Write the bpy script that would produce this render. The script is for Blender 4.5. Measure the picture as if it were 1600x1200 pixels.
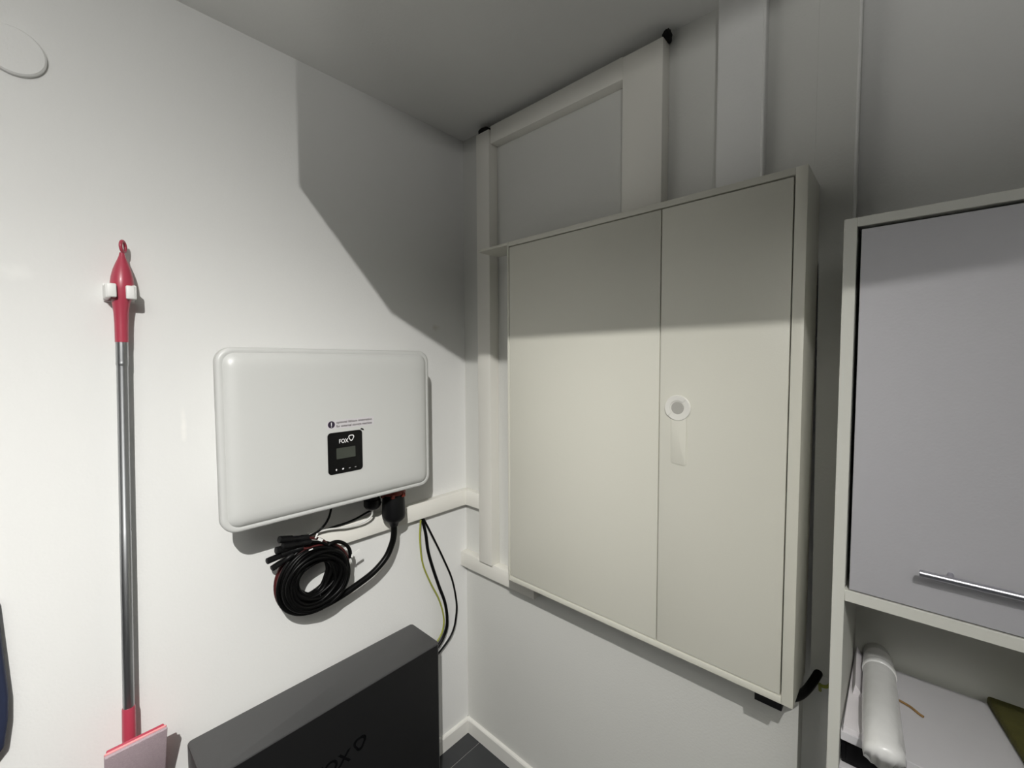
import bpy, bmesh, math, random
from mathutils import Vector, Matrix

random.seed(7)
scene = bpy.context.scene
for o in list(bpy.data.objects):
    bpy.data.objects.remove(o)
COL = scene.collection
PI = math.pi
H = 2.5                                   # room height; corner of left and back wall is the origin

# ------------------------------------------------------------------ camera
cam_data = bpy.data.cameras.new('camera')
cam = bpy.data.objects.new('camera', cam_data)
COL.objects.link(cam)
YAW, PITCH, ROLL = -0.741342448, -0.049611377, -0.003831134
fwd = Vector((math.sin(YAW) * math.cos(PITCH), math.cos(YAW) * math.cos(PITCH), math.sin(PITCH)))
r0 = Vector((math.cos(YAW), -math.sin(YAW), 0))
u0 = r0.cross(fwd)
rt = r0 * math.cos(ROLL) + u0 * math.sin(ROLL)
up = -r0 * math.sin(ROLL) + u0 * math.cos(ROLL)
cam.matrix_world = Matrix(((rt.x, up.x, -fwd.x, 1.37099543), (rt.y, up.y, -fwd.y, -1.20634367),
                           (rt.z, up.z, -fwd.z, 1.59806158), (0, 0, 0, 1)))
cam_data.sensor_width = 36
cam_data.lens = 676.986 / 1600 * 36
cam_data.clip_start = 0.01
scene.camera = cam

# ------------------------------------------------------------------ world, lamp, exposure
world = bpy.data.worlds.new('world')
scene.world = world
world.use_nodes = True
world.node_tree.nodes['Background'].inputs[0].default_value = (0.02, 0.02, 0.02, 1)
scene.view_settings.view_transform = 'Standard'
scene.view_settings.look = 'None'
scene.view_settings.gamma = 1
scene.view_settings.exposure = 0.0
scene.view_settings.use_curve_mapping = False

LAMP = Vector((1.72, -1.62, 2.42))
ld = bpy.data.lights.new('ceiling_spot_light', 'SPOT')
ld.energy = 240
ld.color = (1.0, 0.985, 0.95)
ld.shadow_soft_size = 0.005
ld.spot_size = math.radians(165.8)
ld.spot_blend = 1.0
lo = bpy.data.objects.new('ceiling_spot_light', ld)
COL.objects.link(lo)
sx, sy, sz = Vector((-0.79207417, -0.28762097, 0.53841683)), Vector((0.3125388, -0.94873988, -0.0470334)), Vector((0.52434531, 0.13102221, 0.84136507))
lo.matrix_world = Matrix(((sx.x, sy.x, sz.x, LAMP.x), (sx.y, sy.y, sz.y, LAMP.y), (sx.z, sy.z, sz.z, LAMP.z), (0, 0, 0, 1))) @ Matrix.Diagonal((0.4, 1.0, 1.0, 1.0))

# added fill light behind the camera: washes the ceiling, whose bounce lifts the shadows
ud = bpy.data.lights.new('fill_uplight', 'AREA')
ud.shape = 'DISK'
ud.size = 0.30
ud.energy = 37
ud.color = (1.0, 0.99, 0.96)
uo = bpy.data.objects.new('fill_uplight', ud)
COL.objects.link(uo)
uo.location = (2.0, -2.0, 1.95)
uo.rotation_euler = (PI, 0, 0)

# ------------------------------------------------------------------ materials
def mat(name, col, rough=0.5, metal=0.0, grain=0.0, gscale=40, bump=0.0, bscale=200, spec=0.5, coat=0.0):
    m = bpy.data.materials.new(name)
    m.use_nodes = True
    nt = m.node_tree
    b = nt.nodes['Principled BSDF']
    b.inputs['Base Color'].default_value = (*col, 1)
    b.inputs['Roughness'].default_value = rough
    b.inputs['Metallic'].default_value = metal
    b.inputs['Specular IOR Level'].default_value = spec
    b.inputs['Coat Weight'].default_value = coat
    tc = nt.nodes.new('ShaderNodeTexCoord')
    if grain:
        n = nt.nodes.new('ShaderNodeTexNoise')
        n.inputs['Scale'].default_value = gscale
        n.inputs['Detail'].default_value = 4
        mx = nt.nodes.new('ShaderNodeMix')
        mx.data_type = 'RGBA'
        mx.inputs['A'].default_value = (*[c * (1 - grain) for c in col], 1)
        mx.inputs['B'].default_value = (*[min(1, c * (1 + grain)) for c in col], 1)
        nt.links.new(tc.outputs['Object'], n.inputs['Vector'])
        nt.links.new(n.outputs['Fac'], mx.inputs['Factor'])
        nt.links.new(mx.outputs['Result'], b.inputs['Base Color'])
    if bump:
        n2 = nt.nodes.new('ShaderNodeTexNoise')
        n2.inputs['Scale'].default_value = bscale
        n2.inputs['Detail'].default_value = 3
        bp = nt.nodes.new('ShaderNodeBump')
        bp.inputs['Strength'].default_value = bump
        bp.inputs['Distance'].default_value = 0.002
        nt.links.new(tc.outputs['Object'], n2.inputs['Vector'])
        nt.links.new(n2.outputs['Fac'], bp.inputs['Height'])
        nt.links.new(bp.outputs['Normal'], b.inputs['Normal'])
    return m

M = {}
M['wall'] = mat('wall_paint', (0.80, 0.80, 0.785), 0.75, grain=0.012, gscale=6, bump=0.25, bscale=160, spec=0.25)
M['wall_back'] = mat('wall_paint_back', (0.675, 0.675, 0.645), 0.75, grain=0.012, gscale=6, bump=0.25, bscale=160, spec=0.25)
M['wall_left'] = mat('wall_paint_left', (0.80, 0.80, 0.785), 0.75, bump=0.25, bscale=160, spec=0.25)
M['ceiling'] = mat('ceiling_paint', (0.83, 0.83, 0.81), 0.85, grain=0.015, gscale=8, bump=0.3, bscale=120, spec=0.2)
M['duct'] = mat('cream_duct', (0.80, 0.785, 0.73), 0.5, grain=0.01, gscale=10, spec=0.4)
M['skirt'] = mat('skirting_paint', (0.80, 0.79, 0.75), 0.45)
M['tile'] = mat('charcoal_tile', (0.035, 0.037, 0.040), 0.5, grain=0.15, gscale=12, bump=0.1, bscale=90)
M['grout'] = mat('grout', (0.33, 0.33, 0.32), 0.9, grain=0.1, gscale=60)
M['cabinet'] = mat('cabinet_paint', (0.66, 0.65, 0.575), 0.38, grain=0.008, gscale=5, bump=0.08, bscale=300)
M['cabinet_white'] = mat('white_plastic_lock', (0.72, 0.71, 0.665), 0.4)
M['lock_grey'] = mat('lock_grey', (0.40, 0.39, 0.36), 0.5)
M['laminate'] = mat('grey_laminate', (0.47, 0.465, 0.49), 0.55, grain=0.02, gscale=60, bump=0.1, bscale=250)
M['carcass'] = mat('light_carcass', (0.62, 0.62, 0.57), 0.5, grain=0.01, gscale=30)
M['gap'] = mat('gap_shade', (0.012, 0.012, 0.012), 0.9)
M['chrome'] = mat('brushed_metal', (0.55, 0.55, 0.60), 0.34, metal=1.0)
M['inv'] = mat('inverter_shell', (0.56, 0.565, 0.55), 0.38, grain=0.008, gscale=20, bump=0.05, bscale=400)
M['black'] = mat('gloss_black', (0.0025, 0.0025, 0.003), 0.25, spec=0.3)
M['rubber'] = mat('black_cable', (0.003, 0.003, 0.003), 0.36, spec=0.14)
M['blackplastic'] = mat('black_plastic', (0.004, 0.004, 0.0045), 0.45, spec=0.25)
M['foam'] = mat('black_foam', (0.006, 0.006, 0.006), 0.9, bump=0.5, bscale=300)
M['red'] = mat('dark_red_cable', (0.06, 0.007, 0.007), 0.4)
M['redring'] = mat('red_ring', (0.22, 0.03, 0.018), 0.45)
M['lcd'] = mat('lcd_glass', (0.050, 0.056, 0.046), 0.25)
M['print'] = mat('white_print', (0.85, 0.85, 0.85), 0.6)
M['greyprint'] = mat('grey_print', (0.30, 0.30, 0.30), 0.6)
M['purple'] = mat('purple_print', (0.02, 0.010, 0.03), 0.6)
M['violettext'] = mat('violet_text', (0.11, 0.095, 0.10), 0.6)
M['sticker'] = mat('pale_sticker', (0.585, 0.565, 0.585), 0.5)
M['batt'] = mat('dark_grey_powder_coat', (0.060, 0.060, 0.061), 0.42, grain=0.06, gscale=200, bump=0.15, bscale=500)
M['battfront'] = mat('near_black_panel', (0.010, 0.010, 0.0105), 0.5, grain=0.08, gscale=200, bump=0.1, bscale=500, spec=0.3)
M['pink'] = mat('pink_plastic', (0.43, 0.05, 0.085), 0.35, coat=0.2)
M['white'] = mat('white_plastic', (0.82, 0.82, 0.80), 0.4)
M['alu'] = mat('grey_tube', (0.42, 0.43, 0.44), 0.36, metal=1.0)
M['fleece'] = mat('pink_grey_fleece', (0.42, 0.33, 0.36), 0.95, grain=0.15, gscale=250, bump=0.8, bscale=350)
M['pinkedge'] = mat('pink_pad_edge', (0.80, 0.33, 0.34), 0.6)
M['yg'] = mat('yellow_green_cable', (0.32, 0.34, 0.05), 0.45)
M['whitecable'] = mat('white_cable', (0.72, 0.72, 0.69), 0.45)
M['film'] = mat('clear_film_roll', (0.74, 0.74, 0.73), 0.25, grain=0.05, gscale=50, bump=0.5, bscale=45, coat=0.5)
M['paper'] = mat('white_paper', (0.72, 0.69, 0.71), 0.7, grain=0.02, gscale=20)
M['shelfboard'] = mat('shelf_laminate', (0.62, 0.61, 0.63), 0.55, grain=0.02, gscale=40)
M['brown'] = mat('brown_twine', (0.26, 0.15, 0.05), 0.8, grain=0.2, gscale=80)
M['olive'] = mat('olive_cloth', (0.085, 0.08, 0.016), 0.95, grain=0.25, gscale=60, bump=0.6, bscale=200)
M['navy'] = mat('navy_fabric', (0.015, 0.022, 0.055), 0.7, grain=0.2, gscale=60)

# wear of the left wall: filler patches and a smudge, each with a place of its own on the wall
def wall_marks(m, marks, base):
    nt = m.node_tree
    b = nt.nodes['Principled BSDF']
    tc = nt.nodes.new('ShaderNodeTexCoord')
    nz = nt.nodes.new('ShaderNodeTexNoise')
    nz.inputs['Scale'].default_value = 45
    nt.links.new(tc.outputs['Object'], nz.inputs['Vector'])
    prev = None
    for (y, z, ry, rz, col, amt) in marks:
        mp = nt.nodes.new('ShaderNodeMapping')
        mp.inputs['Scale'].default_value = (0, 1 / ry, 1 / rz)
        mp.inputs['Location'].default_value = (0, -y / ry, -z / rz)
        nt.links.new(tc.outputs['Object'], mp.inputs['Vector'])
        ln = nt.nodes.new('ShaderNodeVectorMath'); ln.operation = 'LENGTH'
        nt.links.new(mp.outputs['Vector'], ln.inputs[0])
        ad = nt.nodes.new('ShaderNodeMath'); ad.operation = 'ADD'
        nt.links.new(ln.outputs['Value'], ad.inputs[0]); nt.links.new(nz.outputs['Fac'], ad.inputs[1])
        rg = nt.nodes.new('ShaderNodeMapRange')
        rg.inputs['From Min'].default_value = 0.75; rg.inputs['From Max'].default_value = 1.5
        rg.inputs['To Min'].default_value = amt; rg.inputs['To Max'].default_value = 0
        nt.links.new(ad.outputs[0], rg.inputs['Value'])
        mx = nt.nodes.new('ShaderNodeMix'); mx.data_type = 'RGBA'
        if prev is None: mx.inputs['A'].default_value = (*base, 1)
        else: nt.links.new(prev, mx.inputs['A'])
        mx.inputs['B'].default_value = (*col, 1)
        nt.links.new(rg.outputs['Result'], mx.inputs['Factor'])
        prev = mx.outputs['Result']
    nt.links.new(prev, b.inputs['Base Color'])

wall_marks(M['wall_left'], [(-1.231, 1.790, 0.030, 0.022, (0.87, 0.87, 0.85), 0.6),
                            (-0.960, 1.440, 0.008, 0.05, (0.89, 0.88, 0.85), 0.8),
                            (-0.150, 1.735, 0.022, 0.016, (0.50, 0.46, 0.36), 0.35)], (0.80, 0.80, 0.785))

# ------------------------------------------------------------------ mesh helpers
def link(name, bm, m, parent=None, smooth=False, flat_angle=None):
    me = bpy.data.meshes.new(name)
    bmesh.ops.recalc_face_normals(bm, faces=bm.faces[:])
    bm.to_mesh(me); bm.free()
    me.materials.append(m)
    if smooth:
        for p in me.polygons: p.use_smooth = True
        if flat_angle:
            me.set_sharp_from_angle(angle=math.radians(flat_angle))
    o = bpy.data.objects.new(name, me)
    COL.objects.link(o)
    if parent is not None:
        o.parent = parent
        o.matrix_parent_inverse = Matrix.Translation(-parent_loc(parent))
    return o

def parent_loc(p):
    v = Vector((0, 0, 0))
    if p.parent is None:
        return Vector(p.location)
    return v

def empty(name, loc):
    e = bpy.data.objects.new(name, None)
    e.empty_display_size = 0.05
    COL.objects.link(e)
    e.location = loc
    return e

def tag(o, label=None, cat=None, group=None, kind=None):
    if label: o['label'] = label
    if cat: o['category'] = cat
    if group: o['group'] = group
    if kind: o['kind'] = kind
    return o

def box(bm, x0, x1, y0, y1, z0, z1, bev=0.0, seg=2):
    r = bmesh.ops.create_cube(bm, size=1)
    vs = r['verts']
    for v in vs:
        v.co = Vector(((x0 + x1) / 2 + v.co.x * (x1 - x0), (y0 + y1) / 2 + v.co.y * (y1 - y0), (z0 + z1) / 2 + v.co.z * (z1 - z0)))
    if bev > 0:
        es = {e for v in vs for e in v.link_edges}
        bmesh.ops.bevel(bm, geom=list(es), offset=bev, segments=seg, profile=0.5, affect='EDGES')
    return bm

def boxo(name, m, parent, x0, x1, y0, y1, z0, z1, bev=0.0, seg=2):
    return link(name, box(bmesh.new(), x0, x1, y0, y1, z0, z1, bev, seg), m, parent, smooth=bev > 0, flat_angle=40)

def catmull(pts, n=8):
    P = [Vector(p) for p in pts]
    if len(P) < 3: return P
    P = [P[0] * 2 - P[1]] + P + [P[-1] * 2 - P[-2]]
    out = []
    for i in range(1, len(P) - 2):
        a, b, c, d = P[i - 1:i + 3]
        for k in range(n):
            t = k / n
            out.append(0.5 * ((2 * b) + (c - a) * t + (2 * a - 5 * b + 4 * c - d) * t * t + (3 * b - a - 3 * c + d) * t ** 3))
    out.append(P[-2])
    return out

def tube(bm, pts, r, sides=10, closed=False):
    """sweep a ring of radius r (number or list) along pts"""
    n = len(pts)
    rs = r if isinstance(r, (list, tuple)) else [r] * n
    rings = []
    ref = None
    for i, p in enumerate(pts):
        if closed: t = pts[(i + 1) % n] - pts[i - 1]
        else: t = pts[min(i + 1, n - 1)] - pts[max(i - 1, 0)]
        t = t.normalized()
        if ref is None:
            ref = Vector((1, 0, 0)) if abs(t.x) < 0.9 else Vector((0, 0, 1))
        a = (ref - t * ref.dot(t)).normalized()
        ref = a
        b = t.cross(a)
        rings.append([bm.verts.new(p + (a * math.cos(2 * PI * k / sides) + b * math.sin(2 * PI * k / sides)) * rs[i]) for k in range(sides)])
    m = n if closed else n - 1
    for i in range(m):
        A, B = rings[i], rings[(i + 1) % n]
        for k in range(sides):
            bm.faces.new((A[k], A[(k + 1) % sides], B[(k + 1) % sides], B[k]))
    if not closed:
        bm.faces.new(rings[0][::-1]); bm.faces.new(rings[-1])
    return bm

def tubeo(name, m, parent, pts, r, sides=10, n=8, closed=False, raw=False):
    P = [Vector(p) for p in pts] if raw else catmull(pts, n)
    return link(name, tube(bmesh.new(), P, r, sides, closed), m, parent, smooth=True, flat_angle=50)

def rrect(w, h, r, n=8):
    """rounded rectangle outline, counter-clockwise, centred"""
    out = []
    for cx, cy, a0 in ((w / 2 - r, h / 2 - r, 0), (-w / 2 + r, h / 2 - r, 90), (-w / 2 + r, -h / 2 + r, 180), (w / 2 - r, -h / 2 + r, 270)):
        for k in range(n + 1):
            a = math.radians(a0 + 90 * k / n)
            out.append((cx + r * math.cos(a), cy + r * math.sin(a)))
    return out

# frames: LEFT wall (u -> +y, v -> z, w -> +x), BACK wall (u -> +x, v -> z, w -> -y)
LEFT = Matrix(((0, 0, 1), (1, 0, 0), (0, 1, 0)))
BACK = Matrix(((1, 0, 0), (0, 0, -1), (0, 1, 0)))

def loft(bm, rings):
    prev = None
    for ring in rings:
        vs = [bm.verts.new(p) for p in ring]
        if prev:
            n = len(vs)
            for k in range(n):
                bm.faces.new((prev[k], prev[(k + 1) % n], vs[(k + 1) % n], vs[k]))
        else:
            first = vs
        prev = vs
    bm.faces.new(first[::-1]); bm.faces.new(prev)
    return bm

def plate(bm, F, u, v, w0, w1, wd, ht, r, n=6, bev=0.0):
    """rounded plate standing on a wall frame F, centre (u, v), from depth w0 to w1"""
    rings = []
    for (w, ins) in ((w0, 0), (w1 - bev, 0), (w1, bev)) if bev else ((w0, 0), (w1, 0)):
        rings.append([F @ Vector((u + a, v + b, w)) for a, b in rrect(wd - 2 * ins, ht - 2 * ins, max(r - ins, 0.0005), n)])
    return loft(bm, rings)

def disc(bm, F, u, v, w0, w1, r, n=32, bev=0.0):
    rings = []
    for (w, ins) in ((w0, 0), (w1 - bev, 0), (w1, bev)) if bev else ((w0, 0), (w1, 0)):
        rings.append([F @ Vector((u + (r - ins) * math.cos(2 * PI * k / n), v + (r - ins) * math.sin(2 * PI * k / n), w)) for k in range(n)])
    return loft(bm, rings)

def prism(bm, pts, d):
    """polygon of 3-D points pushed along vector d"""
    d = Vector(d)
    return loft(bm, [[Vector(p) for p in pts], [Vector(p) + d for p in pts]])

def lathe(bm, axis_pts, n=20, squash=1.0):
    """axis_pts: list of (centre, radius); rings lie in the x-y plane"""
    rings = []
    for c, r in axis_pts:
        rings.append([Vector(c) + Vector((r * squash * math.cos(2 * PI * k / n), r * math.sin(2 * PI * k / n), 0)) for k in range(n)])
    return loft(bm, rings)

def text(name, body, F, u, v, w, size, m, parent, width=None, spacing=1.0, bold=0.0, depth=0.0002, rot=0.0):
    cu = bpy.data.curves.new(name, 'FONT')
    cu.body = body
    cu.size = size
    cu.extrude = depth
    cu.offset = bold
    cu.space_character = spacing
    cu.resolution_u = 3
    t = bpy.data.objects.new(name + '_curve', cu)
    COL.objects.link(t)
    dg = bpy.context.evaluated_depsgraph_get()
    me = bpy.data.meshes.new_from_object(t.evaluated_get(dg))
    bpy.data.objects.remove(t)
    xs = [q.co.x for q in me.vertices]
    sx = width / (max(xs) - min(xs)) if width else 1.0
    x0 = min(xs)
    c, s = math.cos(rot), math.sin(rot)
    for q in me.vertices:
        a, b = (q.co.x - x0) * sx, q.co.y
        q.co = F @ Vector((u + a * c - b * s, v + a * s + b * c, w + q.co.z))
    me.materials.clear(); me.materials.append(m)
    o = bpy.data.objects.new(name, me)
    COL.objects.link(o)
    o.parent = parent
    o.matrix_parent_inverse = Matrix.Translation(-parent_loc(parent))
    return o

def structure(o):
    o['kind'] = 'structure'
    return o

# ------------------------------------------------------------------ room shell (open towards the rest of the house, behind and right of the camera)
XR, YF, YB = 3.0, -3.2, 0.06              # right wall, front wall, deep plane of the back wall
floor = structure(boxo('floor', M['grout'], None, -0.12, XR + 0.12, YF - 0.12, YB + 0.12, -0.10, -0.004))
structure(boxo('ceiling', M['ceiling'], None, -0.12, XR + 0.12, YF - 0.12, YB + 0.12, H, H + 0.1))
structure(boxo('wall_left', M['wall_left'], None, -0.12, 0, YF, YB + 0.12, 0, H))
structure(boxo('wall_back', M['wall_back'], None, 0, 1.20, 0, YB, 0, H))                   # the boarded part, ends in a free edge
structure(boxo('wall_back_deep', M['wall'], None, 0, XR, YB, YB + 0.12, 0, H))
# floor tiles, one by one
first_tile = None
for i in range(-1, 6):
    for j in range(0, 7):
        x0, x1 = max(0.001, 0.084 + 0.6 * (i - 0) - 0.0), min(XR, 0.084 + 0.6 * (i + 1))
        y1, y0 = min(YB, 0.36 - 0.6 * j), max(YF, 0.36 - 0.6 * (j + 1))
        if x1 - x0 < 0.02 or y1 - y0 < 0.02: continue
        boxo('tile', M['tile'], floor, x0 + 0.002, x1 - 0.002, y0 + 0.002, y1 - 0.002, -0.004, 0.0, 0.0008, 1)
# skirting boards with a rounded upper edge
def skirting(name, pts, n):
    bm = prism(bmesh.new(), pts, n)
    return structure(link(name, bm, M['skirt']))
prof = [(0, 0), (0.013, 0), (0.013, 0.056), (0.010, 0.061), (0.004, 0.063), (0, 0.063)]
skirting('baseboard_left', [(a, YF, b) for a, b in prof], (0, -YF - 0.0, 0))
skirting('baseboard_back', [(0.0, -a, b) for a, b in prof], (1.20, 0, 0))

# cover strip between the boarded wall and the cupboard: open below, where the cables come out
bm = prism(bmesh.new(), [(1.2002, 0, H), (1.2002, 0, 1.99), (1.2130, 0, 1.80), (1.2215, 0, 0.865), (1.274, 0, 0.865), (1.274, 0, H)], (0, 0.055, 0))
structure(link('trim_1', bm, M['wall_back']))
structure(link('strip_highlight', tube(bmesh.new(), [Vector((1.2735, 0.0005, 0.866)), Vector((1.2735, 0.0005, H))], 0.0032, 10), M['white'], None, True, 50))   # white tube added as the highlight along the edge

# added unseen ceiling casing, outlined so the lamp's light misses the upper walls
bm = bmesh.new()
y_edge = -1.15
def on_edge(yw, zw):                       # where a ray from the lamp to the left-wall point (yw, zw) crosses the casing's rear face
    t = (y_edge - LAMP.y) / (yw - LAMP.y)
    return (LAMP.x + t * (0 - LAMP.x), y_edge, LAMP.z + t * (zw - LAMP.z))
A = on_edge(-0.345, 1.775); B = on_edge(-0.655, 2.13)
outline = [(2.7, y_edge, 2.197), (1.67, y_edge, 2.191), (1.57, y_edge, 2.183), A, B, (B[0], y_edge, H), (2.7, y_edge, H)]
prism(bm, outline, (0, 0.10, 0))
structure(link('shade_casing', bm, M['wall']))

# ------------------------------------------------------------------ ceiling lamp (above and behind the camera)
lamp = empty('ceiling_spotlight', (LAMP.x, LAMP.y, H))
tag(lamp, 'small round white ceiling spotlight above the room behind the camera', 'lamp')
bm = bmesh.new()
lathe(bm, [((LAMP.x, LAMP.y, H), 0.05), ((LAMP.x, LAMP.y, H - 0.02), 0.05), ((LAMP.x, LAMP.y, H - 0.024), 0.046)], 24)
link('canopy', bm, M['white'], lamp, True, 40)
bm = bmesh.new()
lathe(bm, [((LAMP.x, LAMP.y, H - 0.024), 0.030), ((LAMP.x, LAMP.y, LAMP.z + 0.018), 0.032), ((LAMP.x, LAMP.y, LAMP.z + 0.014), 0.028)], 24)
link('housing', bm, M['white'], lamp, True, 40)

# ------------------------------------------------------------------ cable ducts on the walls
def duct(name, label, pts_fn):
    e = pts_fn()
    return e
e = boxo('cable_duct', M['duct'], None, 0.128, 0.197, -0.047, 0, 0.806, 2.462, 0.0025, 2)
tag(e, 'narrow cream vertical cable duct nearest the corner, beside the flat cabinet', 'duct')
e = boxo('cable_duct', M['duct'], None, 0.741, 0.8605, -0.046, 0, 1.9935, 2.467, 0.003, 2)
tag(e, 'wide cream vertical duct rising from the middle of the flat cabinet to the ceiling', 'duct')
e = boxo('cable_duct', M['duct'], None, 0.1985, 0.7395, -0.040, 0, 2.410, 2.474, 0.0025, 2)
tag(e, 'cream horizontal duct running just under the ceiling between two vertical ducts', 'duct')
e = boxo('cable_duct', M['wall'], None, 0.995, 1.1015, -0.034, 0, 1.9935, H, 0.006, 3)
link('edge_highlight', tube(bmesh.new(), [Vector((1.0995, -0.032, 1.9940)), Vector((1.0995, -0.032, H))], 0.0036, 10), M['white'], e, True, 50)  # white tube stands in for the highlight on the rounded corner
tag(e, 'pale vertical boxing above the right door of the flat cabinet, reaching the ceiling', 'duct')
e = boxo('cable_duct', M['duct'], None, 0.001, 0.40, -0.034, 0, 0.744, 0.8055, 0.002, 2)
tag(e, 'short cream horizontal ledge duct below the narrow vertical duct in the corner', 'duct')
# corner trunking: two legs with a mitred corner in one piece
bm = bmesh.new()
prism(bm, [(0, -0.66, 1.008), (0.030, -0.66, 1.008), (0.030, -0.030, 1.008), (0.1275, -0.030, 1.008), (0.1275, 0, 1.008), (0, 0, 1.008)], (0, 0, 0.062))
bmesh.ops.recalc_face_normals(bm, faces=bm.faces[:])
bmesh.ops.bevel(bm, geom=bm.edges[:], offset=0.002, segments=2, profile=0.5, affect='EDGES')
e = link('cable_duct', bm, M['duct'], None, True, 40)
tag(e, 'cream trunking running behind the inverter and around the room corner', 'duct')

# black sealing foam squeezed out on top of the ducts
def foam(cx, cy, cz, sx, sy, sz, tilt, label):
    bm = bmesh.new()
    bmesh.ops.create_icosphere(bm, subdivisions=3, radius=1)
    rnd = random.Random(int(cx * 1000))
    for v in bm.verts:
        k = 1 + 0.12 * rnd.uniform(-1, 1)
        x, y, z = v.co.x * sx * k, v.co.y * sy * k, v.co.z * sz * (k - 0.25 * v.co.x)
        v.co = Vector((cx + x * math.cos(tilt) - z * math.sin(tilt), cy + y, cz + x * math.sin(tilt) + z * math.cos(tilt)))
    o = link('sealing_foam', bm, M['foam'], None, True)
    tag(o, label, 'sealing foam')
foam(0.155, -0.026, 2.474, 0.030, 0.020, 0.0125, 0.05, 'small black foam lump between the narrow corner duct and the ceiling')
foam(0.862, -0.022, 2.476, 0.008, 0.022, 0.016, -0.5, 'small black foam lump at the top right edge of the wide duct')

# ------------------------------------------------------------------ flat wall cabinet
CX0, CX1, CZ0, CZ1, CY = 0.383, 1.211, 0.857, 1.993, -0.15
cab = empty('wall_cabinet', ((CX0 + CX1) / 2, 0, CZ0))
tag(cab, 'large flat two-door grey-white wall cabinet with round lock, mounted right of the corner', 'cabinet')
bm = bmesh.new()
FL, FR, FT, FB = 0.008, 0.022, 0.015, 0.016
y1 = -0.001
box(bm, CX0, CX0 + FL, CY, y1, CZ0, CZ1, 0.0012)
box(bm, CX1 - FR, CX1, CY, y1, CZ0, CZ1, 0.0012)
box(bm, CX0 + FL, CX1 - FR, CY, y1, CZ1 - FT, CZ1, 0.0012)
box(bm, CX0 + FL, CX1 - FR, CY, y1, CZ0, CZ0 + FB, 0.0012)
link('frame', bm, M['cabinet'], cab, True, 40)
boxo('back_panel', M['gap'], cab, CX0 + FL, CX1 - FR, CY + 0.03, CY + 0.034, CZ0 + FB, CZ1 - FT)  # near-black sheet behind the doors, stands in for the shade in their gaps
SEAM = 0.908
d1 = boxo('door', M['cabinet'], cab, CX0 + FL + 0.002, SEAM - 0.0013, CY + 0.001, CY + 0.019, CZ0 + FB + 0.0025, CZ1 - FT - 0.003, 0.001)
d2 = boxo('door', M['cabinet'], cab, SEAM + 0.0013, CX1 - FR - 0.0028, CY + 0.001, CY + 0.019, CZ0 + FB + 0.0025, CZ1 - FT - 0.003, 0.001)
# lock: rosette ring with recessed centre, over a long finger pull strip
LU, LV = 0.9555, 1.4850
W0 = -CY - 0.002
bm = bmesh.new()
n = 40
ringpts = []
for (r, w) in ((0.0315, 0.0), (0.0315, 0.0035), (0.0300, 0.0045), (0.0180, 0.0040), (0.0145, 0.0030), (0.0145, 0.0010)):
    ringpts.append([BACK @ Vector((LU + r * math.cos(2 * PI * k / n), LV + r * math.sin(2 * PI * k / n), W0 + w)) for k in range(n)])
loft(bm, ringpts)
lk = link('lock_rosette', bm, M['cabinet_white'], d2, True, 35)
bm = bmesh.new()
arc = [math.radians(48 + 172 * k / 24) for k in range(25)]
sec = [[BACK @ Vector((LU + r * math.cos(t), LV + r * math.sin(t), W0 + w)) for r, w in ((0.0305, 0.003), (0.0305, 0.0066), (0.0185, 0.0056), (0.0185, 0.003))] for t in arc]
loft(bm, sec)
link('raised_arc', bm, M['cabinet_white'], lk, True, 35)
lk['label'] = 'round white lock rosette with recessed grey centre'
bm = disc(bmesh.new(), BACK, LU, LV, W0, W0 + 0.0042, 0.0152, 36)
link('lock_core', bm, M['lock_grey'], d2)
bm = bmesh.new()
pts = []
for a, b in rrect(0.038, 0.128, 0.004, 4):
    bow = -0.004 * (1 - (a / 0.0215) ** 2) * (1 if b < 0 else 0) - 0.10 * a * (1 if b < 0 else 0)
    pts.append((a, b + bow))
loft(bm, [[BACK @ Vector((LU + 0.003 + a * s, LV - 0.074 + b * s, W0 + w)) for a, b in pts] for s, w in ((1, 0), (1, 0.0022), (0.97, 0.0030))])
st = link('finger_pull', bm, M['cabinet'], d2, True, 35)
st['label'] = 'flat painted pull strip below the lock'
# flange plate at the top left and small dark bracket below
boxo('flange_plate', M['cabinet'], cab, 0.243, CX0 + 0.002, CY + 0.002, -0.048, 1.984, 1.9925, 0.001)
boxo('bracket', M['blackplastic'], cab, 1.137, 1.190, -0.146, -0.095, 0.838, 0.8575, 0.001)

# cables coming out of the slot behind the cabinet
o = tubeo('slot_cable', M['rubber'], None, [(1.246, 0.040, 0.93), (1.243, 0.026, 0.885), (1.233, -0.010, 0.862), (1.222, -0.050, 0.850), (1.212, -0.080, 0.848), (1.200, -0.100, 0.8475)], 0.0092, 12)
tag(o, 'thick black cable coming out of the slot beside the cabinet, under the cover strip', 'cable')
o = tubeo('slot_cable', M['yg'], None, [(1.266, 0.040, 0.92), (1.265, 0.020, 0.872), (1.258, -0.008, 0.853), (1.244, -0.012, 0.848), (1.238, 0.02, 0.83), (1.236, 0.045, 0.80)], 0.0035, 8)
tag(o, 'thin yellow-green wire in the slot below the cover strip', 'cable')

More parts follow.
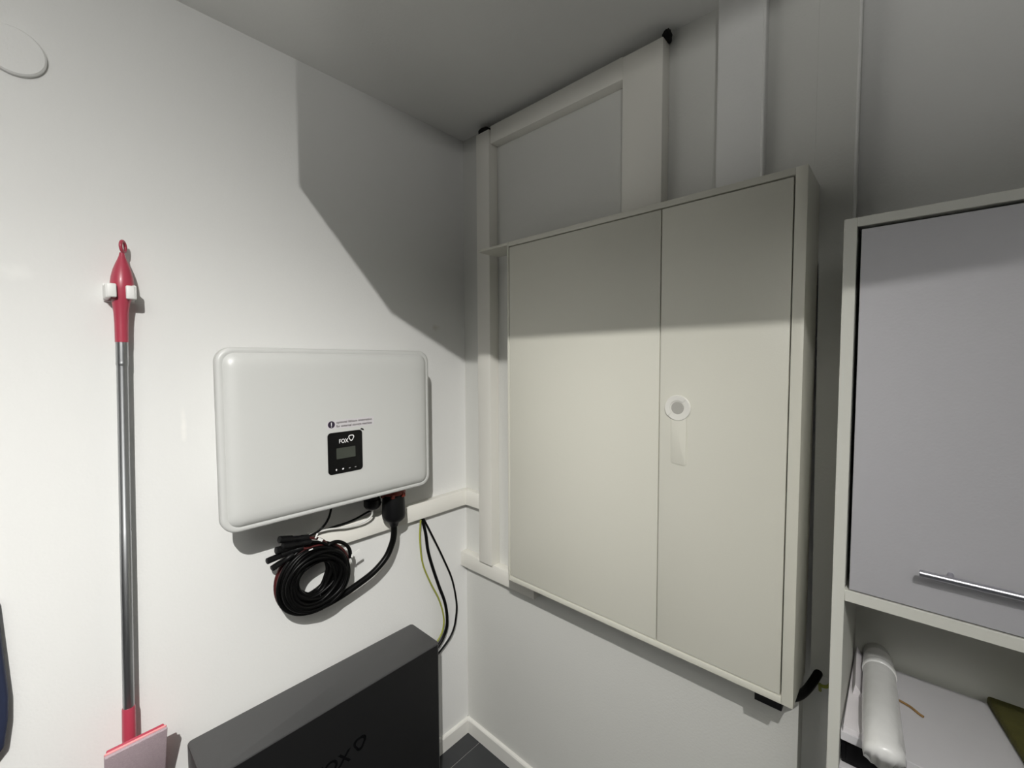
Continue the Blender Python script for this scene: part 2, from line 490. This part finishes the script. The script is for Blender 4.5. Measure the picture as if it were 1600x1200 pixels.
# ------------------------------------------------------------------ inverter on the left wall
IY0, IY1, IZ0, IZ1 = -0.9245, -0.311, 1.1815, 1.638
iu, iv = (IY0 + IY1) / 2, (IZ0 + IZ1) / 2
iw, ih = IY1 - IY0, IZ1 - IZ0
inv = empty('inverter', (0, iu, IZ0))
tag(inv, 'white rounded solar inverter with small black display on the left wall', 'inverter')
def irings(spec):
    out = []
    for w, ins, r in spec:
        out.append([LEFT @ Vector((iu + a, iv + b, w)) for a, b in rrect(iw - 2 * ins, ih - 2 * ins, r, 10)])
    return out
bm = loft(bmesh.new(), irings([(0.012, 0.05, 0.02), (0.1405, 0.035, 0.02)]))
link('rear_housing', bm, M['inv'], inv, True, 40)
bm = loft(bmesh.new(), irings([(0.140, 0.004, 0.034), (0.145, 0.0, 0.037), (0.161, 0.0, 0.037), (0.1655, 0.0015, 0.036), (0.168, 0.005, 0.033), (0.1682, 0.011, 0.030), (0.1668, 0.0145, 0.028)]))
link('rim', bm, M['inv'], inv, True, 60)
bm = loft(bmesh.new(), irings([(0.165, 0.0125, 0.027), (0.169, 0.0150, 0.026), (0.1745, 0.0205, 0.025), (0.1790, 0.030, 0.023), (0.1810, 0.045, 0.02), (0.1818, 0.075, 0.015)]))
fc = link('front_cover', bm, M['inv'], inv, True, 60)
FW = 0.1817
# display
DU, DV, DW, DH = -0.6185, 1.3430, 0.1035, 0.1185
bm = plate(bmesh.new(), LEFT, DU, DV, FW - 0.001, FW + 0.0022, DW, DH, 0.010, 6, 0.0006)
disp = link('display_panel', bm, M['black'], inv, True, 35)
disp['label'] = 'black rounded display panel'
bm = plate(bmesh.new(), LEFT, DU + 0.0005, 1.3415, FW + 0.002, FW + 0.0026, 0.057, 0.031, 0.0015, 3)
link('screen', bm, M['lcd'], disp)
PW = FW + 0.0024
text('logo_lettering', 'FOX', LEFT, -0.6375, 1.3705, PW, 0.0165, M['print'], disp, width=0.0275, bold=0.0002)
bm = bmesh.new()
def leaf(F, u, v, w, s, m_, parent, name, t=0.24, d=0.0004):
    bm = bmesh.new()
    n = 36
    def shape(k, q):
        a = 2 * PI * k / n
        # rounded heart-like leaf: flat top, pointed lower end
        r = s * (1.0 + 0.06 * math.cos(a - math.radians(60)) + 0.13 * math.cos(3 * (a + math.radians(90)))) * q
        return (u + r * math.cos(a) * 0.92, v + r * math.sin(a))
    q = 1 - 2 * t
    vs = {}
    for lvl, w_ in ((0, w), (1, w + d)):
        for e_, qq in ((0, 1.0), (1, q)):
            vs[lvl, e_] = [bm.verts.new(F @ Vector((*shape(k, qq), w_))) for k in range(n)]
    for k in range(n):
        k2 = (k + 1) % n
        bm.faces.new((vs[1, 0][k], vs[1, 0][k2], vs[1, 1][k2], vs[1, 1][k]))
        bm.faces.new((vs[0, 0][k], vs[0, 0][k2], vs[1, 0][k2], vs[1, 0][k]))
        bm.faces.new((vs[0, 1][k], vs[0, 1][k2], vs[1, 1][k2], vs[1, 1][k]))
        bm.faces.new((vs[0, 0][k], vs[0, 0][k2], vs[0, 1][k2], vs[0, 1][k]))
    return link(name, bm, m_, parent)
leaf(LEFT, -0.6015, 1.3825, PW - 0.0002, 0.0088, M['print'], disp, 'logo_emblem', t=0.145)
for k, (u_, v_) in enumerate(((-0.6475, 1.296), (-0.628, 1.2955), (-0.608, 1.295), (-0.590, 1.295))):
    bm = bmesh.new()
    if k == 0:   bmm = prism(bm, [LEFT @ Vector((u_ + a, v_ + b, PW - 0.0003)) for a, b in ((-0.0022, 0), (0, -0.0035), (0.0022, 0), (0, 0.0035))], LEFT @ Vector((0, 0, 0.0004)))
    elif k == 1: bmm = prism(bm, [LEFT @ Vector((u_ + a, v_ + b, PW - 0.0003)) for a, b in ((-0.0026, -0.002), (0.001, -0.002), (0.0030, 0.001), (0.0015, 0.0028), (-0.002, 0.002))], LEFT @ Vector((0, 0, 0.0004)))
    else:        bmm = plate(bm, LEFT, u_, v_, PW - 0.0003, PW + 0.0001, 0.0055, 0.0022, 0.0008, 2)
    link('button_mark', bm, M['print'] if k < 2 else M['greyprint'], disp)
bm = plate(bmesh.new(), LEFT, DU - 0.002, 1.311, PW - 0.0004, PW + 0.0002, 0.007, 0.0055, 0.002, 3)
link('indicator', bm, M['blackplastic'], disp)
# small torn film corner at the display's top right
bm = prism(bmesh.new(), [LEFT @ Vector(p) for p in ((-0.572, 1.4035, FW), (-0.568, 1.4065, FW), (-0.562, 1.4035, FW), (-0.5605, 1.3985, FW))], (0.0012, 0, 0))
link('film_scrap', bm, M['blackplastic'], inv)
# warning sticker above the display
bm = prism(bmesh.new(), [LEFT @ Vector(p) for p in ((-0.671, 1.4125, FW - 0.0003), (-0.528, 1.4125, FW - 0.0003), (-0.528, 1.4375, FW - 0.0003), (-0.660, 1.4375, FW - 0.0003), (-0.671, 1.4330, FW - 0.0003))], (0.0006, 0, 0))
sk = link('warning_sticker', bm, M['sticker'], inv)
sk['label'] = 'pale sticker with a dark exclamation disc and two lines of small print'
SW = FW + 0.0004
bm = disc(bmesh.new(), LEFT, -0.6580, 1.4255, SW - 0.0002, SW + 0.0002, 0.0100, 28)
link('warning_disc', bm, M['purple'], sk)
bm = plate(bmesh.new(), LEFT, -0.6580, 1.4270, SW, SW + 0.0004, 0.0022, 0.0095, 0.0008, 2)
plate(bm, LEFT, -0.6580, 1.4192, SW, SW + 0.0004, 0.0022, 0.0022, 0.0008, 2)
link('exclamation_mark', bm, M['print'], sk)
text('small_print', 'optional lithium integration', LEFT, -0.6440, 1.4275, SW, 0.0092, M['violettext'], sk, width=0.110, bold=0.0002)
text('small_print', 'for external storage machine', LEFT, -0.6440, 1.4165, SW, 0.0092, M['violettext'], sk, width=0.110, bold=0.0002)
# gland with moulded ribs under the housing
gl = bmesh.new()
lathe(gl, [((0.075, -0.478, 1.190), 0.024), ((0.075, -0.478, 1.150), 0.024), ((0.075, -0.478, 1.148), 0.027), ((0.075, -0.478, 1.128), 0.027), ((0.075, -0.478, 1.120), 0.022), ((0.075, -0.478, 1.114), 0.012)], 24)
link('cable_gland', gl, M['blackplastic'], inv, True, 40)

# ------------------------------------------------------------------ plug lead and cable coil hanging below the inverter
coil = empty('cable_coil', (0.0, -0.67, 0.85))
tag(coil, 'thick coil of black cable with loose connectors hanging below the inverter', 'cable')
PX, PY = 0.085, -0.404
bm = lathe(bmesh.new(), [((PX, PY, 1.205), 0.036), ((PX, PY, 1.150), 0.036), ((PX, PY, 1.144), 0.037), ((PX, PY, 1.082), 0.0395), ((PX, PY, 1.070), 0.0375), ((PX, PY, 1.062), 0.030), ((PX, PY, 1.052), 0.017), ((PX, PY, 1.040), 0.013)], 28)
pl = link('plug', bm, M['blackplastic'], inv, True, 40)
bm = lathe(bmesh.new(), [((PX, PY, 1.176), 0.0385), ((PX, PY, 1.172), 0.041), ((PX, PY, 1.156), 0.041), ((PX, PY, 1.153), 0.0385)], 28)
rr = link('locking_ring', bm, M['redring'], pl, True, 40)
rr['label'] = 'dark red locking ring of the plug'
for k in range(3):
    a = math.radians(20 - 55 * k)
    q = Vector((PX + 0.041 * math.cos(a), PY + 0.041 * math.sin(a), 1.142))
    boxo('ring_lug', M['redring'], pl, q.x - 0.004, q.x + 0.004, q.y - 0.006, q.y + 0.006, 1.147, 1.160, 0.001)
tubeo('thick_lead', M['rubber'], coil, [(PX, PY, 1.048), (0.085, -0.405, 1.010), (0.082, -0.412, 0.977), (0.080, -0.434, 0.938), (0.078, -0.478, 0.904), (0.076, -0.535, 0.882), (0.074, -0.592, 0.866), (0.072, -0.645, 0.858), (0.072, -0.690, 0.866), (0.072, -0.735, 0.89)], 0.0105, 12, 8)
CYc, CZc = -0.6735, 0.958
rnd = random.Random(5)
spots = []
for k in range(900):
    a, q = rnd.uniform(0, 2 * PI), math.sqrt(rnd.random())
    dx, dr = 0.034 * q * math.cos(a), 0.0275 * q * math.sin(a)
    if all((dx - s[0]) ** 2 + (dr - s[1]) ** 2 > 0.0078 ** 2 for s in spots):
        spots.append((dx, dr))
    if len(spots) >= 38: break
for i, (dx, dr) in enumerate(spots):
    pts = []
    ph, am = rnd.uniform(0, 6.28), rnd.uniform(0.001, 0.004)
    n = 56
    for k in range(n):
        a = 2 * PI * k / n
        R = 0.0755 + dr + am * math.sin(2 * a + ph) + 0.003 * math.sin(3 * a + ph)
        pts.append(Vector((0.0745 + dx + 0.004 * math.sin(a + ph), CYc + R * 1.03 * math.cos(a) , CZc + R * math.sin(a) * 1.0)))
    red = dr > 0.017 and dx < 0.004
    o = tubeo('cable_loop', M['red'] if red else M['rubber'], coil, pts, 0.0055, 8, closed=True, raw=True)
    if red: o['label'] = 'dark red loop of the coil'
# connectors pointing to the left out of the bundle
def connector(p0, p1, r):
    a, b = Vector(p0), Vector(p1)
    d = b - a
    P = [a, a + d * 0.02, a + d * 0.42, a + d * 0.45, a + d * 0.72, a + d * 0.75, a + d * 0.98, b]
    R = [r * 0.7, r, r, r * 0.8, r * 0.8, r * 0.95, r * 0.95, r * 0.7]
    link('connector', tube(bmesh.new(), P, R, 12), M['blackplastic'], coil, True, 40)
connector((0.095, -0.775, 1.109), (0.085, -0.690, 1.086), 0.0100)
connector((0.090, -0.782, 1.078), (0.080, -0.700, 1.072), 0.0105)
connector((0.100, -0.768, 1.090), (0.088, -0.685, 1.074), 0.0095)
connector((0.092, -0.806, 1.057), (0.080, -0.725, 1.062), 0.0085)
connector((0.100, -0.797, 1.036), (0.088, -0.735, 1.052), 0.0080)
connector((0.085, -0.770, 1.062), (0.078, -0.705, 1.060), 0.0105)
# short tails from the connectors back into the coil
for (a, b, c) in (((0.085, -0.690, 1.086), (0.082, -0.650, 1.066), (0.080, -0.610, 1.018)), ((0.080, -0.700, 1.072), (0.078, -0.655, 1.050), (0.076, -0.606, 1.000)),
                  ((0.088, -0.685, 1.074), (0.090, -0.640, 1.052), (0.090, -0.592, 0.985)), ((0.080, -0.725, 1.062), (0.085, -0.680, 1.050), (0.085, -0.630, 1.022))):
    tubeo('connector_tail', M['red'] if c[2] > 1.01 else M['rubber'], coil, [a, b, c], 0.0045, 8)
# small looped lead with white tags
tubeo('looped_lead', M['rubber'], coil, [(0.085, -0.650, 1.020), (0.088, -0.642, 1.040), (0.090, -0.622, 1.051), (0.090, -0.598, 1.046), (0.090, -0.577, 1.029), (0.088, -0.5655, 1.007), (0.086, -0.564, 0.984)], 0.0055, 10)
tubeo('bare_wire', M['whitecable'], coil, [(0.086, -0.564, 0.986), (0.086, -0.566, 0.962), (0.085, -0.573, 0.940)], 0.0022, 8)
tubeo('bare_wire', M['rubber'], coil, [(0.083, -0.572, 0.950), (0.083, -0.578, 0.925), (0.080, -0.585, 0.905)], 0.0022, 8)
def cable_tag(c, ang, w, h):
    bm = bmesh.new()
    box(bm, -0.0008, 0.0008, -w / 2, w / 2, -h / 2, h / 2, 0.0004, 1)
    bmesh.ops.transform(bm, matrix=Matrix.Translation(c) @ Matrix.Rotation(ang, 4, 'X'), verts=bm.verts[:])
    o = link('cable_tag', bm, M['white'], coil)
cable_tag((0.097, -0.548, 0.999), 0.3, 0.024, 0.009)
cable_tag((0.096, -0.562, 0.992), 1.4, 0.010, 0.006)
cable_tag((0.098, -0.672, 1.090), 1.1, 0.015, 0.005)
cable_tag((0.098, -0.661, 1.075), -0.6, 0.016, 0.008)
cable_tag((0.100, -0.690, 1.055), 0.1, 0.012, 0.003)
tubeo('cable_tie', M['blackplastic'], coil, [Vector((0.068 + 0.036 * math.cos(a), CYc + 0.030 * math.cos(PI * 0.45) + (0.0775 + 0.031 * math.sin(a)) * math.cos(-1.45), CZc + (0.0775 + 0.031 * math.sin(a)) * math.sin(-1.45))) for a in [2 * PI * k / 20 for k in range(20)]], 0.002, 6, closed=True, raw=True)

o = tubeo('signal_cable', M['whitecable'], None, [(0.075, -0.478, 1.112), (0.066, -0.475, 1.092), (0.060, -0.490, 1.078), (0.055, -0.515, 1.071), (0.050, -0.559, 1.070), (0.048, -0.591, 1.075), (0.048, -0.627, 1.080), (0.048, -0.670, 1.078), (0.05, -0.70, 1.066)], 0.0032, 8)
tag(o, 'thin white cable curving left from the gland under the inverter', 'cable')
o = tubeo('signal_cable', M['rubber'], None, [(0.055, -0.600, 1.175), (0.052, -0.604, 1.150), (0.050, -0.612, 1.118), (0.050, -0.628, 1.096), (0.050, -0.650, 1.082), (0.055, -0.690, 1.076), (0.06, -0.73, 1.066)], 0.0035, 8)
tag(o, 'thin black cable dropping from under the inverter behind the connectors', 'cable')
o = tubeo('signal_cable', M['rubber'], None, [(0.040, -0.425, 1.120), (0.040, -0.44, 1.105), (0.036, -0.48, 1.093), (0.034, -0.53, 1.080), (0.034, -0.60, 1.076), (0.036, -0.68, 1.074)], 0.0035, 8)
tag(o, 'thin black cable running flat along the trunking behind the white cable', 'cable')

# ------------------------------------------------------------------ cables from the trunking to the battery
o = tubeo('hanging_cable', M['yg'], None, [(0.018, -0.243, 1.010), (0.020, -0.250, 0.983), (0.022, -0.254, 0.922), (0.022, -0.243, 0.832), (0.022, -0.208, 0.743), (0.022, -0.169, 0.663), (0.022, -0.147, 0.588), (0.022, -0.148, 0.534), (0.022, -0.175, 0.495), (0.022, -0.24, 0.46), (0.018, -0.291, 0.44)], 0.0032, 8)
tag(o, 'thin yellow-green wire hanging from the trunking to the battery', 'cable')
o = tubeo('hanging_cable', M['rubber'], None, [(0.018, -0.243, 1.012), (0.020, -0.236, 0.985), (0.021, -0.226, 0.939), (0.021, -0.217, 0.874), (0.021, -0.197, 0.803), (0.021, -0.167, 0.715), (0.021, -0.138, 0.636), (0.021, -0.127, 0.565), (0.021, -0.135, 0.514), (0.021, -0.170, 0.472), (0.021, -0.23, 0.44), (0.018, -0.291, 0.425)], 0.0062, 10)
tag(o, 'thickest black cable, hanging in the middle between trunking and battery', 'cable')
o = tubeo('hanging_cable', M['rubber'], None, [(0.020, -0.241, 1.012), (0.022, -0.229, 0.990), (0.022, -0.187, 0.907), (0.022, -0.144, 0.818), (0.022, -0.100, 0.715), (0.022, -0.078, 0.611), (0.022, -0.081, 0.550), (0.022, -0.096, 0.500), (0.022, -0.130, 0.465), (0.022, -0.20, 0.43), (0.020, -0.291, 0.41)], 0.0040, 8)
tag(o, 'thin black cable bowing furthest right between trunking and battery', 'cable')

# ------------------------------------------------------------------ battery on the floor
bat = empty('battery_box', (0.10, -0.64, 0))
tag(bat, 'dark grey floor-standing battery box under the inverter with black logo', 'battery')
bm = bmesh.new()
BX0, BX1, BY0, BY1, BZ = 0.018, 0.186, -0.985, -0.293, 0.618
loft(bm, [[Vector(((BX0 + BX1) / 2 + a, (BY0 + BY1) / 2 + b, z)) for a, b in rrect(BX1 - BX0 - 2 * i, BY1 - BY0 - 2 * i, r, 6)] for z, i, r in ((0.02, 0.0, 0.012), (BZ - 0.004, 0.0, 0.012), (BZ - 0.0012, 0.0012, 0.011), (BZ, 0.004, 0.009))])
link('body', bm, M['batt'], bat, True, 35)
bm = bmesh.new()
box(bm, BX1 - 0.004, BX1 + 0.0006, BY0 + 0.012, BY1 - 0.009, 0.022, BZ - 0.004, 0.0005, 1)
fp = link('front_panel', bm, M['battfront'], bat)
fp['label'] = 'near-black front panel'
BX1 += 0.0006
for yy in (-0.92, -0.36):
    for xx in (0.05, 0.15):
        bm = lathe(bmesh.new(), [((xx, yy, 0.0), 0.016), ((xx, yy, 0.014), 0.016), ((xx, yy, 0.02), 0.012)], 16)
        link('foot', bm, M['blackplastic'], bat, True, 40)
text('logo_lettering', 'FOX', LEFT, -0.730, 0.425, BX1 + 0.0002, 0.052, M['black'], bat, width=0.105, bold=0.0010)
text('logo_lettering', 'ESS', LEFT, -0.730, 0.380, BX1 + 0.0002, 0.030, M['black'], bat, width=0.06, bold=0.0008)
leaf(LEFT, -0.5975, 0.4555, BX1 + 0.0001, 0.0210, M['black'], bat, 'logo_emblem', t=0.19, d=0.0006)

# ------------------------------------------------------------------ flat mop hung on the left wall
mop = empty('flat_mop', (0.035, -1.094, 0.60))
tag(mop, 'pink and grey flat mop hanging on the left wall in a white clip', 'mop')
def axis(z):                               # slightly leaning centre line
    t = (z - 0.77) / (1.65 - 0.77)
    return Vector((0.036, -1.0940 + 0.0195 * t, z))
spec = [(1.648, 0.0120), (1.690, 0.0125), (1.715, 0.0135), (1.737, 0.0160), (1.752, 0.0185), (1.766, 0.0205), (1.782, 0.0212), (1.796, 0.0198), (1.812, 0.0165), (1.826, 0.0122), (1.836, 0.0085), (1.844, 0.0058), (1.852, 0.0045)]
hp = []
for z, r in spec:
    c = axis(z)
    if z > 1.74: c.y += 0.002 + (z - 1.74) * 0.01
    hp.append((c, r))
bm = lathe(bmesh.new(), hp, 16)
gr = link('grip', bm, M['pink'], mop, True, 30)
gr['label'] = 'pink plastic grip'
c = axis(1.866); c.y += 0.005
bm = tube(bmesh.new(), [Vector((c.x + 0.0095 * math.cos(a), c.y - 0.0050 * math.cos(a), c.z + 0.0125 * math.sin(a))) for a in [2 * PI * k / 24 for k in range(24)]], 0.0034, 8, closed=True)
link('hanging_eye', bm, M['pink'], gr, True)
link('tube', tube(bmesh.new(), [axis(1.652), axis(1.60), axis(1.5995), axis(1.2065), axis(1.206), axis(0.775)], [0.0112, 0.0112, 0.0105, 0.0105, 0.0108, 0.0108], 24), M['alu'], mop, True, 40)
link('collar', tube(bmesh.new(), [axis(1.603), axis(1.600), axis(1.597), axis(1.594)], [0.0112, 0.0114, 0.0114, 0.0107], 24), M['alu'], mop, True, 40)
for zz in (1.618, 0.835, 1.21):
    q = axis(zz)
    bm = bmesh.new()
    bmesh.ops.create_icosphere(bm, subdivisions=2, radius=0.0018, matrix=Matrix.Translation(q + Vector((-0.003, 0.0110, 0))))
    link('snap_button', bm, M['alu'], mop, True)
# pink socket and swivel joint
link('socket', tube(bmesh.new(), [axis(0.790), axis(0.786), axis(0.72), axis(0.70)] , [0.0115, 0.0125, 0.0130, 0.0125], 20), M['pink'], mop, True, 40)
# head: plate standing away from the wall at its top, sloping back to the wall below
HY0, HY1 = -1.144, -1.036
tdir = Vector((-0.36, 0, -0.93)).normalized()
nrm = Vector((0.93, 0, -0.36)).normalized()
top = Vector((0.121, 0, 0.7555))
LEN = 0.30
def head_box(name, off, th, m, dy=0.0, shrink=0.0, bev=0.003):
    bm = bmesh.new()
    box(bm, -th / 2, th / 2, HY0 + dy, HY1 - dy, -LEN + shrink, -shrink, bev, 2)
    Rm = Matrix((( nrm.x, 0, -tdir.x), (0, 1, 0), (nrm.z, 0, -tdir.z))).to_4x4()
    bmesh.ops.transform(bm, matrix=Matrix.Translation(top + nrm * off) @ Rm, verts=bm.verts[:])
    return link(name, bm, m, mop, True, 40)
hd = head_box('head_plate', -0.0095, 0.007, M['pink'], 0.004, 0.002)
head_box('pad_binding', -0.0035, 0.005, M['pinkedge'], 0.0005, 0.0)
head_box('fleece_pad', 0.0020, 0.008, M['fleece'], 0.0, 0.002)
sw0 = axis(0.705)
sw1 = top + tdir * 0.07 + Vector((0, -1.093, 0)) - nrm * 0.012
link('swivel', tube(bmesh.new(), catmull([sw0 + Vector((0, 0, 0.01)), sw0 + Vector((0.002, 0, -0.02)), sw0 * 0.5 + sw1 * 0.5 + Vector((0, 0, -0.01)), sw1], 6), 0.010, 14), M['pink'], mop, True, 40)

# wall clip
clip = empty('tool_clip', (0, -1.075, 1.763))
tag(clip, 'white plastic wall clip gripping the neck of the pink mop handle', 'clip')
boxo('back_plate', M['white'], clip, 0.0, 0.008, -1.100, -1.045, 1.742, 1.784, 0.002)
for (ya, yb, nm) in ((-1.1005, -1.0905, 'jaw'), (-1.0555, -1.0470, 'jaw')):
    j = boxo(nm, M['white'], clip, 0.006, 0.062, ya, yb, 1.745, 1.777, 0.003, 3)
boxo('jaw_tip', M['white'], clip, 0.052, 0.064, -1.0985, -1.0815, 1.747, 1.7775, 0.003, 3)
boxo('jaw_tip', M['white'], clip, 0.052, 0.064, -1.0660, -1.0500, 1.745, 1.7755, 0.003, 3)

# ------------------------------------------------------------------ round cover plate, hanging bag at the left
bm = disc(bmesh.new(), LEFT, -1.216, 2.2365, 0.0, 0.011, 0.0475, 48, 0.003)
o = link('cover_plate', bm, M['wall'], None, True, 40)
tag(o, 'round white blank cover plate high on the left wall', 'cover plate')
bagpts = [(0.03, -1.283, 1.125), (0.03, -1.2785, 1.02), (0.03, -1.2745, 0.92), (0.03, -1.2765, 0.87), (0.03, -1.284, 0.815), (0.03, -1.30, 0.795), (0.03, -1.47, 0.795), (0.03, -1.49, 0.83), (0.03, -1.49, 1.10), (0.03, -1.47, 1.125)]
bag = empty('hanging_bag', (0.0, -1.38, 0.795))
tag(bag, 'dark navy flat bag hanging on the left wall at the picture edge', 'bag')
bm = prism(bmesh.new(), [(0.002, y, z) for _, y, z in bagpts], (0.03, 0, 0))
bmesh.ops.recalc_face_normals(bm, faces=bm.faces[:])
bmesh.ops.bevel(bm, geom=bm.edges[:], offset=0.005, segments=2, profile=0.5, affect='EDGES')
link('pouch', bm, M['navy'], bag, True, 50)
tubeo('strap', M['navy'], bag, [(0.015, -1.45, 1.12), (0.015, -1.42, 1.20), (0.012, -1.385, 1.24), (0.015, -1.35, 1.20), (0.015, -1.33, 1.12)], 0.006, 8)

# ------------------------------------------------------------------ cupboard on the right
UX0, UX1, UY0, UY1 = 1.2795, 2.06, -0.24, 0.055
UZ1 = 1.8465
cup = empty('wall_cupboard', ((UX0 + UX1) / 2, 0, 0.55))
tag(cup, 'pale grey cupboard with flap door, metal bar handle and open shelf at the right', 'cupboard')
T = 0.018
boxo('side_panel', M['carcass'], cup, UX0, UX0 + 0.0185, UY0, UY1, 0.55, UZ1, 0.0008, 1)
boxo('side_panel', M['carcass'], cup, UX1 - T, UX1, UY0, UY1, 0.55, UZ1, 0.0008, 1)
boxo('top_panel', M['carcass'], cup, UX0 + 0.0185, UX1 - T, UY0, UY1, UZ1 - 0.016, UZ1, 0.0008, 1)
boxo('divider_panel', M['carcass'], cup, UX0 + 0.0185, UX1 - T, UY0, UY1, 1.166, 1.1865, 0.0008, 1)
boxo('back_panel', M['carcass'], cup, UX0 + 0.0185, UX1 - T, UY1 - 0.006, UY1, 0.568, UZ1 - 0.016)
boxo('shelf', M['shelfboard'], cup, UX0 + 0.0190, UX1 - T, UY0 + 0.004, UY1 - 0.006, 0.836, 0.852, 0.0008, 1)
boxo('bottom_panel', M['carcass'], cup, UX0 + 0.0185, UX1 - T, UY0, UY1, 0.55, 0.568, 0.0008, 1)
dr = boxo('door', M['laminate'], cup, UX0 + 0.0245, UX1 - T - 0.004, UY0 + 0.001, UY0 + 0.019, 1.1890, UZ1 - 0.0215, 0.001)
# bar handle with two posts
bm = bmesh.new()
HZ = 1.258
tube(bm, [Vector((1.3935, UY0 - 0.024, HZ)), Vector((1.394, UY0 - 0.024, HZ)), Vector((1.94, UY0 - 0.024, HZ)), Vector((1.9405, UY0 - 0.024, HZ))], [0.0045, 0.0055, 0.0055, 0.0045], 16)
hb = link('handle', bm, M['chrome'], dr, True, 40)
for xx in (1.43, 1.905):
    tubeo('handle_post', M['chrome'], dr, [(xx, UY0 + 0.002, HZ), (xx, UY0 - 0.012, HZ), (xx, UY0 - 0.022, HZ)], 0.004, 10)

# things on the open shelf: a black flat crate added for the dark void, a white board laid on it, and what lies on the board
SZ = 0.9212
infill = empty('flat_infill', (1.66, -0.09, 0.852))
tag(infill, 'black flat crate added to darken the space under the white board', 'infill')
bm = bmesh.new()
box(bm, 1.300, 2.02, -0.222, 0.035, 0.8525, 0.857, 0.001)
for (xa, xb, ya, yb) in ((1.300, 1.306, -0.222, 0.035), (2.014, 2.02, -0.222, 0.035), (1.306, 2.014, -0.222, -0.216), (1.306, 2.014, 0.029, 0.035)):
    box(bm, xa, xb, ya, yb, 0.857, 0.9045, 0.0006, 1)
link('tray', bm, M['blackplastic'], infill)
box_rim = bmesh.new()
box(box_rim, 1.2995, 2.0205, -0.2235, -0.2145, 0.896, 0.9047, 0.0008, 1)
link('rim', box_rim, M['blackplastic'], infill)
o = boxo('white_board', M['shelfboard'], None, 1.2990, 2.035, UY0 + 0.002, 0.037, 0.905, 0.921, 0.0008, 1)
tag(o, 'pale white board lying on the black crate in the open shelf, under the film roll', 'board')
roll = empty('film_roll', (1.352, -0.10, SZ))
tag(roll, 'white plastic film roll lying on the open shelf and poking over its edge', 'roll')
rp = [(1.3365, 0.034, SZ + 0.0245, 0.0225), (1.3415, 0.0, SZ + 0.0265, 0.0255), (1.344, -0.04, SZ + 0.028, 0.0265), (1.345, -0.047, SZ + 0.0285, 0.0275), (1.3455, -0.055, SZ + 0.0285, 0.0260), (1.349, -0.12, SZ + 0.0285, 0.0275), (1.3535, -0.19, SZ + 0.0285, 0.0280), (1.3565, -0.235, SZ + 0.0290, 0.0280), (1.359, -0.262, SZ + 0.023, 0.0285), (1.361, -0.280, SZ + 0.020, 0.0285), (1.362, -0.290, SZ + 0.018, 0.0270), (1.3615, -0.283, SZ + 0.0185, 0.0215), (1.361, -0.276, SZ + 0.019, 0.0150)]
bm = bmesh.new()
P = [Vector(p[:3]) for p in rp]
tube(bm, P, [p[3] for p in rp], 24)
rnd = random.Random(3)
for v in bm.verts:
    if v.co.y < -0.245:
        v.co += Vector((rnd.uniform(-1, 1), rnd.uniform(-1, 1), rnd.uniform(-1, 1))) * 0.0020
link('rolled_film', bm, M['film'], roll, True)
bm = tube(bmesh.new(), [P[3] + Vector((0, 0.008, 0)), P[3] + Vector((0, 0.004, 0)), P[3] - Vector((0, 0.004, 0)), P[3] - Vector((0, 0.008, 0))], [0.0270, 0.0284, 0.0284, 0.0270], 24)
link('band', bm, M['film'], roll, True)
# folded papers between the roll and the side panel
o = prism(bmesh.new(), [(1.3005, 0.030, SZ), (1.309, 0.032, SZ), (1.3205, -0.06, SZ), (1.329, -0.20, SZ), (1.331, -0.235, SZ), (1.3025, -0.236, SZ)], (0, 0, 0.010))
o = link('folded_paper', o, M['paper'], None)
tag(o, 'white folded paper lying between the film roll and the cupboard side', 'paper')
bm = bmesh.new()
prism(bm, [(1.300, 0.02, SZ + 0.0105), (1.3035, 0.02, SZ + 0.034), (1.318, 0.02, SZ + 0.0105)], (0.008, -0.15, 0))
o = link('folded_paper', bm, M['paper'], None)
tag(o, 'small white creased paper standing on the folded one beside the roll', 'paper')
o = tubeo('twine', M['brown'], None, [(1.372, -0.075, SZ + 0.0025), (1.384, -0.079, SZ + 0.003), (1.395, -0.084, SZ + 0.0025), (1.405, -0.094, SZ + 0.0025), (1.412, -0.098, SZ + 0.002)], 0.0022, 8)
tag(o, 'short brown piece of twine on the open shelf right of the film roll', 'twine')
# olive folded cloth at the right end of the shelf
bm = bmesh.new()
prism(bm, [(1.504, 0.034, SZ), (1.522, -0.06, SZ), (1.541, -0.16, SZ), (1.552, -0.22, SZ), (1.80, -0.22, SZ), (1.80, 0.034, SZ)], (0, 0, 0.018))
bmesh.ops.recalc_face_normals(bm, faces=bm.faces[:])
bmesh.ops.bevel(bm, geom=bm.edges[:], offset=0.005, segments=2, profile=0.5, affect='EDGES')
o = link('folded_cloth', bm, M['olive'], None, True, 50)
tag(o, 'olive green folded cloth at the right end of the open shelf', 'cloth')
